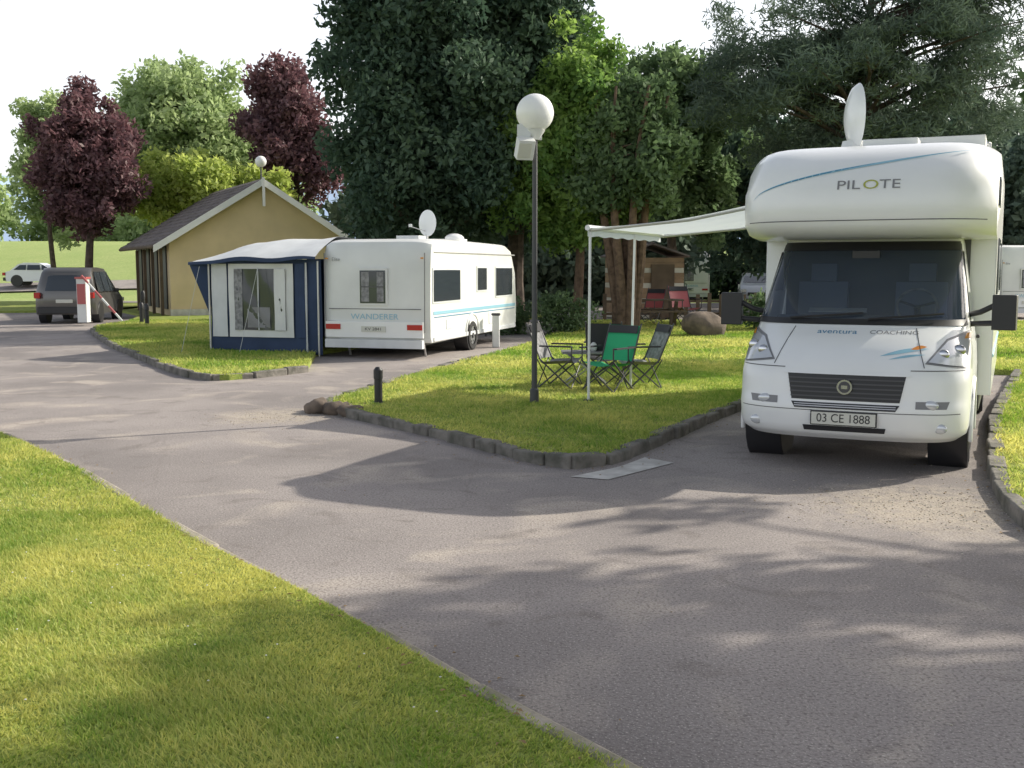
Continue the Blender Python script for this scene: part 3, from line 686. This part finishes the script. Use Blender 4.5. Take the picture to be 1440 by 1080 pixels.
car('parked_car',(-31.0,66),math.radians(-85),'cars',H=1.42,kind='sal',zb=.66)
car('parked_car',(12.6,55.5),math.radians(170),'cars',H=1.5,zb=.0)
# ---------------------------------------------------------------- house
def block():
    E=empty('rendered_house',(-11.8,37,0),math.radians(28)); W=6.4; D=7.0; he=2.75; ha=4.75
    mb=MB()
    mb.add([(0,0,0),(W,0,0),(W,0,he),(W/2,0,ha),(0,0,he)],[(0,1,2,3,4)],'render'); mb.add([(0,D,0),(W,D,0),(W,D,he),(W/2,D,ha),(0,D,he)],[(0,1,2,3,4)],'render')
    mb.quad((0,0,0),(0,D,0),(0,D,he),(0,0,he),'render'); mb.quad((W,0,0),(W,D,0),(W,D,he),(W,0,he),'render')
    mb.box((W/2,-.03,.15),(W+.06,.06,.3),'concrete'); mb.build('walls',E,smooth=False)
    mb=MB(); sl=(ha-he)/(W/2)
    for sg in(-1,1):
        cx=W/2
        n=14
        for k in range(n):
            a=k/n; b=(k+1)/n; ov=W/2+.55
            x0=cx+sg*ov*a; x1=cx+sg*(ov*b+.03); z0=ha+.12-sl*ov*a; z1=ha+.12-sl*(ov*b+.03)+.035
            mb.add([(x0,-.4,z0),(x1,-.4,z1),(x1,D+.3,z1),(x0,D+.3,z0),(x0,-.4,z0-.06),(x1,-.4,z1-.06),(x1,D+.3,z1-.06),(x0,D+.3,z0-.06)],[(0,1,2,3),(4,7,6,5),(0,4,5,1),(1,5,6,2),(2,6,7,3),(3,7,4,0)],M['tile'])
    mb.build('roof',E,smooth=False)
    mb=MB()
    for sg in(-1,1):
        ov=W/2+.6; p0=Vector((W/2,-.44,ha-.0)); p1=Vector((W/2+sg*ov,-.44,ha-sl*ov))
        dz0,dz1,mt=-.12,.12,'white2'
        mb.add([(p0.x,-.46,p0.z+dz0),(p1.x,-.46,p1.z+dz0),(p1.x,-.46,p1.z+dz1),(p0.x,-.46,p0.z+dz1),(p0.x,-.41,p0.z+dz0),(p1.x,-.41,p1.z+dz0),(p1.x,-.41,p1.z+dz1),(p0.x,-.41,p0.z+dz1)],[(0,1,2,3),(4,7,6,5),(0,4,5,1),(1,5,6,2),(2,6,7,3),(3,7,4,0)],mt)
        mb.tube([(W/2+sg*(W/2+.58),-.4,he-.3),(W/2+sg*(W/2+.58),D+.3,he-.3)],.06,'wood',8)
    mb.box((W/2,-.49,ha-.35),(.09,.06,1.0),'white2')
    mb.tube([(W/2,-.2,ha-.1),(W/2,-.2,ha+.55)],.03,'dgrey',8); mb.sphere((W/2,-.2,ha+.72),.2,'globe')
    mb.build('bargeboards',E)
    mb=MB()
    for k in range(4):
        y=.5+k*1.7; mb.box((-.02,y+.6,1.4),(.06,1.25,2.2),'black'); mb.box((-.05,y+.6,1.4),(.03,.05,2.2),'cream'); mb.box((-.22,y-.12,1.2),(.10,.10,2.4),'wood')
    mb.box((W*.78,-.03,1.5),(.9,.06,1.1),'white2'); mb.box((W*.78,-.065,1.5),(.76,.03,.96),'glassd')
    mb.build('windows_and_posts',E)
M['tile']=pmat('roof_tiles',(.19,.16,.155),.85,var=.45,vscale=2.5,bump=.6,bscale=6); block()
# small timber shed beyond the picnic place
E=empty('garden_shed',(4.55,37.0,0),.15); mb=MB()
for k in range(12): mb.box((0,-.0+.02*(k%2),.12+.17*k),(2.3,1.8,.165),'woodl' if k%3 else 'cream')
mb.box((.4,-.93,.95),(.8,.04,1.8),'wood'); mb.box((-.6,-.93,1.3),(.6,.04,.6),'glassd'); mb.build('walls',E,smooth=False)
mb=MB()
for sg in(-1,1): mb.box((sg*.62,0,2.34),(1.42,2.2,.06),M['tile'],(0,sg*.32,0))
mb.build('roof',E,smooth=False)
# ---------------------------------------------------------------- street furniture
def street_lamp(x,y,h,ext=True,z0=.08):
    E=empty('street_lamp',(x,y,0)); mb=MB()
    mb.tube([(0,0,0),(0,0,.25),(0,0,.27),(0,0,h*.5),(0,0,h-.2)],[.060,.055,.036,.032,.03],'dgrey',12); mb.tube([(0,0,h-.25),(0,0,h-.14)],[.05,.12],'white2',16); mb.build('post',E)
    mb=MB(); mb.sphere((0,0,h+.06),.222,'globe',32,20); mb.build('globe',E)
    if ext:
        mb=MB(); mb.box((-.12,-.10,h-.36),(.20,.13,.24),'white2',(.5,0,.3)); mb.box((-.06,.02,h-.22),(.28,.06,.06),'lcanvas'); mb.box((-.12,-.168,h-.39),(.16,.01,.18),'plate',(.5,0,.3))
        mb.box((-.13,-.02,h-.16),(.16,.12,.16),'lcanvas')
        mb.tube([(0,0,h-.3),(-.12,-.06,h-.3)],.02,'dgrey',6); mb.build('floodlight',E,bevel=.01)
street_lamp(.27,12.8,3.46)
def bollard(x,y,h=.45,r=.045):
    mb=MB(); mb.tube([(0,0,.0),(0,0,h*.72),(0,0,h*.73),(0,0,h*.93),(0,0,h)],[r,r,r*1.15,r*1.15,r*.6],'black',14); mb.tube([(0,0,0),(0,0,.1)],r*1.35,'dgrey',14); mb.build('bollard_light',loc=(x,y,.0))
bollard(-1.62,12.85,.52,.05); bollard(-11.1,32,.7,.06); bollard(-11.9,34.5,1.0,.06); bollard(-10.6,31,.7,.06)
mb=MB()
def rock(mb,c,r,s3,seed):
    rr=np.random.default_rng(seed); k=len(mb.v); mb.sphere(c,r,'rock',14,9,s3)
    ph=rr.uniform(0,6,6)
    for i in range(k,len(mb.v)):
        v=Vector(mb.v[i]); d=(v-Vector(c)); f=1+.18*math.sin(d.x/r*3+ph[0])*math.cos(d.z/r*3+ph[1])+.12*math.sin(d.y/r*5+ph[2])*math.sin(d.x/r*4+ph[3]); mb.v[i]=tuple(Vector(c)+d*f)
rock(mb,(0,0,.3),.52,(1.05,.8,.75),3); mb.build('boulder',loc=(4.7,26,0),angle=60)
mb=MB()
for i,(dx,dy,r) in enumerate(((0,0,.13),(.22,-.12,.12),(.42,-.3,.11),(-.02,.2,.1),(.3,.0,.1))): rock(mb,(dx,dy,r*.5),r,(1.3,1,.8),i)
mb.build('edging_stones',loc=(-2.3,12.55,.0),angle=60)
E=empty('car_park_barrier',(-12.9,32.2,0)); mb=MB(); mb.box((0,0,.75),(.28,.3,1.3),'white2'); mb.box((0,-.16,.95),(.24,.02,.6),'redp'); mb.box((0,0,1.43),(.34,.36,.06),'redp')
for k in range(6):
    a=Vector((.05,-.2,1.5)).lerp(Vector((1.25,-.3,.15)),k/6); b=Vector((.05,-.2,1.5)).lerp(Vector((1.25,-.3,.15)),(k+1)/6); mb.tube([a,b],.035,'redp' if k%2==0 else 'white2',8)
mb.build('post_and_arm',E)
def chair(x,y,rz,m1,z0=.085,s=.93):
    E=empty('folding_chair',(x,y,z0),rz); E.scale=(s,s,s); mb=MB(); w=.27
    mb.grid(lambda u,v:(-w+2*w*u,-.24+.46*v,.42-.06*math.sin(u*math.pi)-.03*v),8,6,m1)
    mb.grid(lambda u,v:(-w+2*w*u,.22+.20*v+.05*math.sin(u*math.pi),.42+.50*v),8,6,m1)
    mb.grid(lambda u,v:(-w+.02+(2*w-.04)*u,.22+.20*(.78+.22*v)-.02+.05*math.sin(u*math.pi),.42+.5*(.78+.22*v)),8,2,'blackf')
    for sg in(-1,1):
        mb.box((sg*(w+.02),-.02,.62),(.07,.48,.02),'blackf')
        mb.tube([(sg*w,-.26,.0),(sg*w,.24,.44)],.012,'dgrey',6); mb.tube([(sg*w,.26,.0),(sg*w,-.26,.44),(sg*w,-.26,.62)],.012,'dgrey',6); mb.tube([(sg*w,.2,.38),(sg*w,.44,.95)],.012,'dgrey',6)
    for yy in(-.26,.26): mb.tube([(-w,yy,.02),(w,yy,.42)],.010,'dgrey',6); mb.tube([(w,yy,.02),(-w,yy,.42)],.010,'dgrey',6)
    mb.build('frame_and_fabric',E)
chair(.66,14.6,math.radians(70),'gfab'); chair(1.28,14.15,math.radians(-40),'green'); chair(1.72,14.5,math.radians(-75),'gfab'); 
chair(1.35,15.3,math.radians(170),'blackf')
E=empty('camping_table',(1.05,15.0,.085)); mb=MB(); mb.box((0,0,.45),(.7,.5,.025),'greyd')
for sx in(-1,1):
    for sy in(-1,1): mb.tube([(sx*.3,sy*.2,0),(-sx*.28,sy*.2,.44)],.012,'metalw',6)
mb.sphere((.1,0,.52),.05,'white2',10,8,(1,1,1.4)); mb.build('top_and_legs',E)
mb=MB(); mb.box((0,0,.35),(.16,.16,.7),'lcanvas2'); mb.box((0,0,.72),(.2,.2,.05),'dgrey'); mb.build('hookup_post',loc=(-.35,23.2,0),bevel=.02)
E=empty('picket_fence',(3.0,34.6,0)); mb=MB()
for k in range(26): mb.box((k*.38,.02*k,.45),(.12,.04,.9+.05*math.sin(k*3)),'wood')
mb.box((4.7,.3,.65),(9.6,.04,.08),'wood',(0,0,.055)); mb.box((4.7,.3,.25),(9.6,.04,.08),'wood',(0,0,.055)); mb.build('pickets_and_rails',E)
chair(5.05,31.0,.4,'redp',s=1.2); chair(4.1,31.8,-.6,'redp',s=1.1)
E=empty('picnic_table',(3.9,30.2,.08)); mb=MB()
for k in range(5): mb.box((0,-.32+.16*k,.75),(1.8,.14,.04),'wood')
for sy in(-1,1): mb.box((0,sy*.75,.45),(1.8,.26,.04),'wood')
for sx in(-.65,.65): mb.box((sx,-.0,.45),(.08,1.5,.09),'wood'); mb.box((sx,-.42,.37),(.09,.09,.85),'wood',(.5,0,0)); mb.box((sx,.42,.37),(.09,.09,.85),'wood',(-.5,0,0))
mb.build('planks',E)
# ---------------------------------------------------------------- trees
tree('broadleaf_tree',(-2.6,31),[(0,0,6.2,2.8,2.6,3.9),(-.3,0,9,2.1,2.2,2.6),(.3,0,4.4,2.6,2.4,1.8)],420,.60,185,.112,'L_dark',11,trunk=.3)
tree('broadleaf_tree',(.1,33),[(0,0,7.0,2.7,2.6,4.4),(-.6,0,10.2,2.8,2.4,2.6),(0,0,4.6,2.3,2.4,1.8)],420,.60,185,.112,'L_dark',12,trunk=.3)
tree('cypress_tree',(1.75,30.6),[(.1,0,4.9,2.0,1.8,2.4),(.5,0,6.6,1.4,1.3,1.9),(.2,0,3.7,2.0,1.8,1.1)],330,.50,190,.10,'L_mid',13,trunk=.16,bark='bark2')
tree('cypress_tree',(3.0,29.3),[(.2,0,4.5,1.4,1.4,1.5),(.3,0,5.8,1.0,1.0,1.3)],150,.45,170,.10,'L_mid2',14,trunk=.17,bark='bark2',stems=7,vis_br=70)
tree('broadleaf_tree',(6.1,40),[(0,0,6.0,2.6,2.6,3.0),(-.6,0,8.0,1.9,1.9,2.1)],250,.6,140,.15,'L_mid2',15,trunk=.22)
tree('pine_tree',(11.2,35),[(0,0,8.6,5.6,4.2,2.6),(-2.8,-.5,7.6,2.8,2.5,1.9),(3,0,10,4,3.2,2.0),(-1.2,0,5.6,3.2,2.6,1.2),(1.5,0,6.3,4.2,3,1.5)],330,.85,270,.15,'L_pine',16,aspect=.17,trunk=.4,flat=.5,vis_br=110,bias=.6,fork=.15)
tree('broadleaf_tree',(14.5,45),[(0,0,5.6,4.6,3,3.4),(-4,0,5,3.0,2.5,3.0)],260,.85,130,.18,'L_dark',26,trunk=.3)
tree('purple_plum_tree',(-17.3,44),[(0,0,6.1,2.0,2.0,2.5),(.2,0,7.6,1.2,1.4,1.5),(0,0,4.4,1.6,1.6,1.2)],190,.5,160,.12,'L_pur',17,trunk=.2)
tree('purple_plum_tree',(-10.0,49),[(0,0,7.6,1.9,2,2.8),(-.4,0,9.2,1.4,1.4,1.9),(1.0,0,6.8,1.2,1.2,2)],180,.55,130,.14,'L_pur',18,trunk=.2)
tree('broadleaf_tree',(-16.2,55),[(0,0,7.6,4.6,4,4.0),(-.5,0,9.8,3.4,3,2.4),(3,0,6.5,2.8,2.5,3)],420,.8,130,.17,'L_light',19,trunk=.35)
tree('willow_tree',(-12.9,47),[(0,0,4.8,3.1,2.2,1.5),(-2,0,5.4,1.6,1.5,1.1)],160,.6,140,.14,'L_yel',20,trunk=.18)
tree('birch_tree',(-21.3,50),[(-.3,0,6.4,1.3,1.5,3.0),(.2,0,8.0,1.1,1.2,1.8)],110,.5,110,.14,'L_light',21,trunk=.15)
# trees standing to the right of the camera, shading the foreground
tree('broadleaf_tree',(12.2,9.5),[(0,0,7.2,3.6,3.2,2.4),(1,-2,8.2,3.2,3,2.0)],90,.7,110,.14,'L_mid2',22,trunk=.28,vis_br=60)
tree('broadleaf_tree',(10.2,3.4),[(0,0,6.6,3.8,3.4,2.3),(0,-1,8,3,3,1.8)],92,.7,110,.14,'L_mid2',23,trunk=.28,vis_br=60)
tree('broadleaf_tree',(6.9,4.6),[(0,0,7.6,3.2,3.0,1.7),(-.5,.5,8.4,2.4,2.4,1.5)],76,.65,110,.14,'L_mid2',24,trunk=.22,vis_br=50)
tree('broadleaf_tree',(12.2,21.6),[(0,0,6.6,1.9,1.6,1.8)],36,.55,110,.12,'L_mid2',25,trunk=.14,vis_br=30)
def mass(name,items,mat,seed,ls=.2,per=70,cr=1.0):
    rng=np.random.default_rng(seed); Ps=[];ts=[]
    for (x,y,z,rx,ry,rz,n) in items:
        d=rng.normal(size=(n,3)); d/=np.linalg.norm(d,axis=1)[:,None]; c=np.array([x,y,z])+d*(rng.uniform(0,1,(n,1))**.4)*np.array([rx,ry,rz])
        ci=np.repeat(np.arange(n),per); e=rng.normal(size=(len(ci),3)); e/=np.linalg.norm(e,axis=1)[:,None]
        P=c[ci]+e*(rng.uniform(0,1,(len(ci),1))**.5)*cr*rng.uniform(.6,1.3,n)[ci][:,None]; t=rng.uniform(0,1,n)[ci]*.7+rng.uniform(0,.3,len(ci))
        k=P[:,2]>0; Ps.append(P[k]); ts.append(t[k])
    P=np.concatenate(Ps); t=np.concatenate(ts); np_mesh(name,leaf_quads(P,ls,.6,rng),4,[M[mat]],t)
it=[]
rg=np.random.default_rng(5)
for x in np.arange(15.5,38,2.5): it.append((x,52+rg.uniform(-1,2),3.3+rg.uniform(-.4,1),2.2,1.8,3.6+rg.uniform(0,1.4),80))
for x in np.arange(-7,7,2.3): it.append((x,50+rg.uniform(-1,2),2.8,2.0,1.6,3.4,60))
mass('distant_trees',it,'L_far',31,.24,60,.9)
mass('distant_trees',[(x,66,6.5+rg.uniform(-1,1.5),3.5,2,5.0,110) for x in np.arange(5,44,4.5)],'L_far',32,.3,55,1.1)
mass('hedge',[(x,53.5,1.0,2.2,1.0,1.2,50) for x in np.arange(-9,4,2.5)],'L_dark',33,.16,70,.6)
mass('hedge',[(x,60.5,1.2,2.0,1.0,1.6,50) for x in np.arange(6,32,2.5)],'L_dark',37,.18,70,.6)
mass('distant_trees',[(x,118+rg.uniform(-5,5),6.4+rg.uniform(-1,1.5),4.5,3,2.8+rg.uniform(0,1.5),55) for x in np.arange(-75,-24,6)],'L_light',34,.38,50,1.7)
mass('shrub',[(1.3,27.6,.5,.8,.6,.5,30),(-.1,27.9,.35,.5,.5,.4,20),(6.9,28.5,.5,1.2,.6,.5,35)],'L_mid2',35,.06,90,.3)
# ---------------------------------------------------------------- hills
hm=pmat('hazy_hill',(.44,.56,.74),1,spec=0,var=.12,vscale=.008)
mb=MB()
def hz(x): return 235+60*math.sin((x+400)/330)+22*math.sin(x/90+1)+10*math.sin(x/37)-.10*max(0,x+200)
def hf(u,v):
    x=-1900+4200*u; return (x,1500+900*v,(max(30,hz(x)))*math.sin(v*math.pi/2)**.8+8*math.sin(x/50+v*9)*v-5)
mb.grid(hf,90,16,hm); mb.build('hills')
# ---------------------------------------------------------------- light
az=Vector((.90,.436)).normalized(); el=math.radians(31)
sd=Vector((az.x*math.cos(el),az.y*math.cos(el),math.sin(el)))
ld=bpy.data.lights.new('sun','SUN'); ld.energy=5.0; ld.angle=math.radians(.5); ld.color=(1,.94,.82)
lo=bpy.data.objects.new('sun',ld); lo.rotation_euler=(-sd).to_track_quat('-Z','Y').to_euler(); lo.location=(20,10,20); link(lo)
w=bpy.data.worlds.new('World'); sc.world=w; w.use_nodes=True; nt=w.node_tree; nt.nodes.clear(); N=nt.nodes; L=nt.links
o=N.new('ShaderNodeOutputWorld'); b=N.new('ShaderNodeBackground'); s=N.new('ShaderNodeTexSky'); s.sky_type='NISHITA'; s.sun_disc=False
s.sun_elevation=el; s.sun_rotation=math.atan2(az.x,az.y); s.dust_density=3.0; s.air_density=1.0; s.ozone_density=1.0
hs=N.new('ShaderNodeHueSaturation'); hs.inputs['Saturation'].default_value=.6
L.new(s.outputs[0],hs.inputs['Color'])
# bright humid haze that thins with elevation
tc=N.new('ShaderNodeTexCoord'); sp=N.new('ShaderNodeSeparateXYZ'); L.new(tc.outputs['Generated'],sp.inputs[0])
mr=N.new('ShaderNodeMapRange'); mr.interpolation_type='SMOOTHSTEP'; mr.inputs[1].default_value=.15; mr.inputs[2].default_value=.6; mr.inputs[3].default_value=1; mr.inputs[4].default_value=.08; L.new(sp.outputs['Z'],mr.inputs[0])
vm=N.new('ShaderNodeVectorMath'); vm.operation='SCALE'; vm.inputs[0].default_value=(4.4,4.35,4.4); L.new(mr.outputs[0],vm.inputs['Scale'])
va=N.new('ShaderNodeVectorMath'); va.operation='ADD'; L.new(hs.outputs[0],va.inputs[0]); L.new(vm.outputs[0],va.inputs[1])
L.new(va.outputs[0],b.inputs[0]); b.inputs[1].default_value=.15; L.new(b.outputs[0],o.inputs[0])
# ---------------------------------------------------------------- camera
cd=bpy.data.cameras.new('camera'); cd.lens=37.5; cd.sensor_width=36; cd.clip_end=6000; cd.clip_start=.05
co=bpy.data.objects.new('camera',cd); co.location=(0,0,1.7); co.rotation_euler=(math.radians(90-6.16),0,0); link(co); sc.camera=co
sc.view_settings.view_transform='Standard'; sc.view_settings.look='None'; sc.view_settings.exposure=0
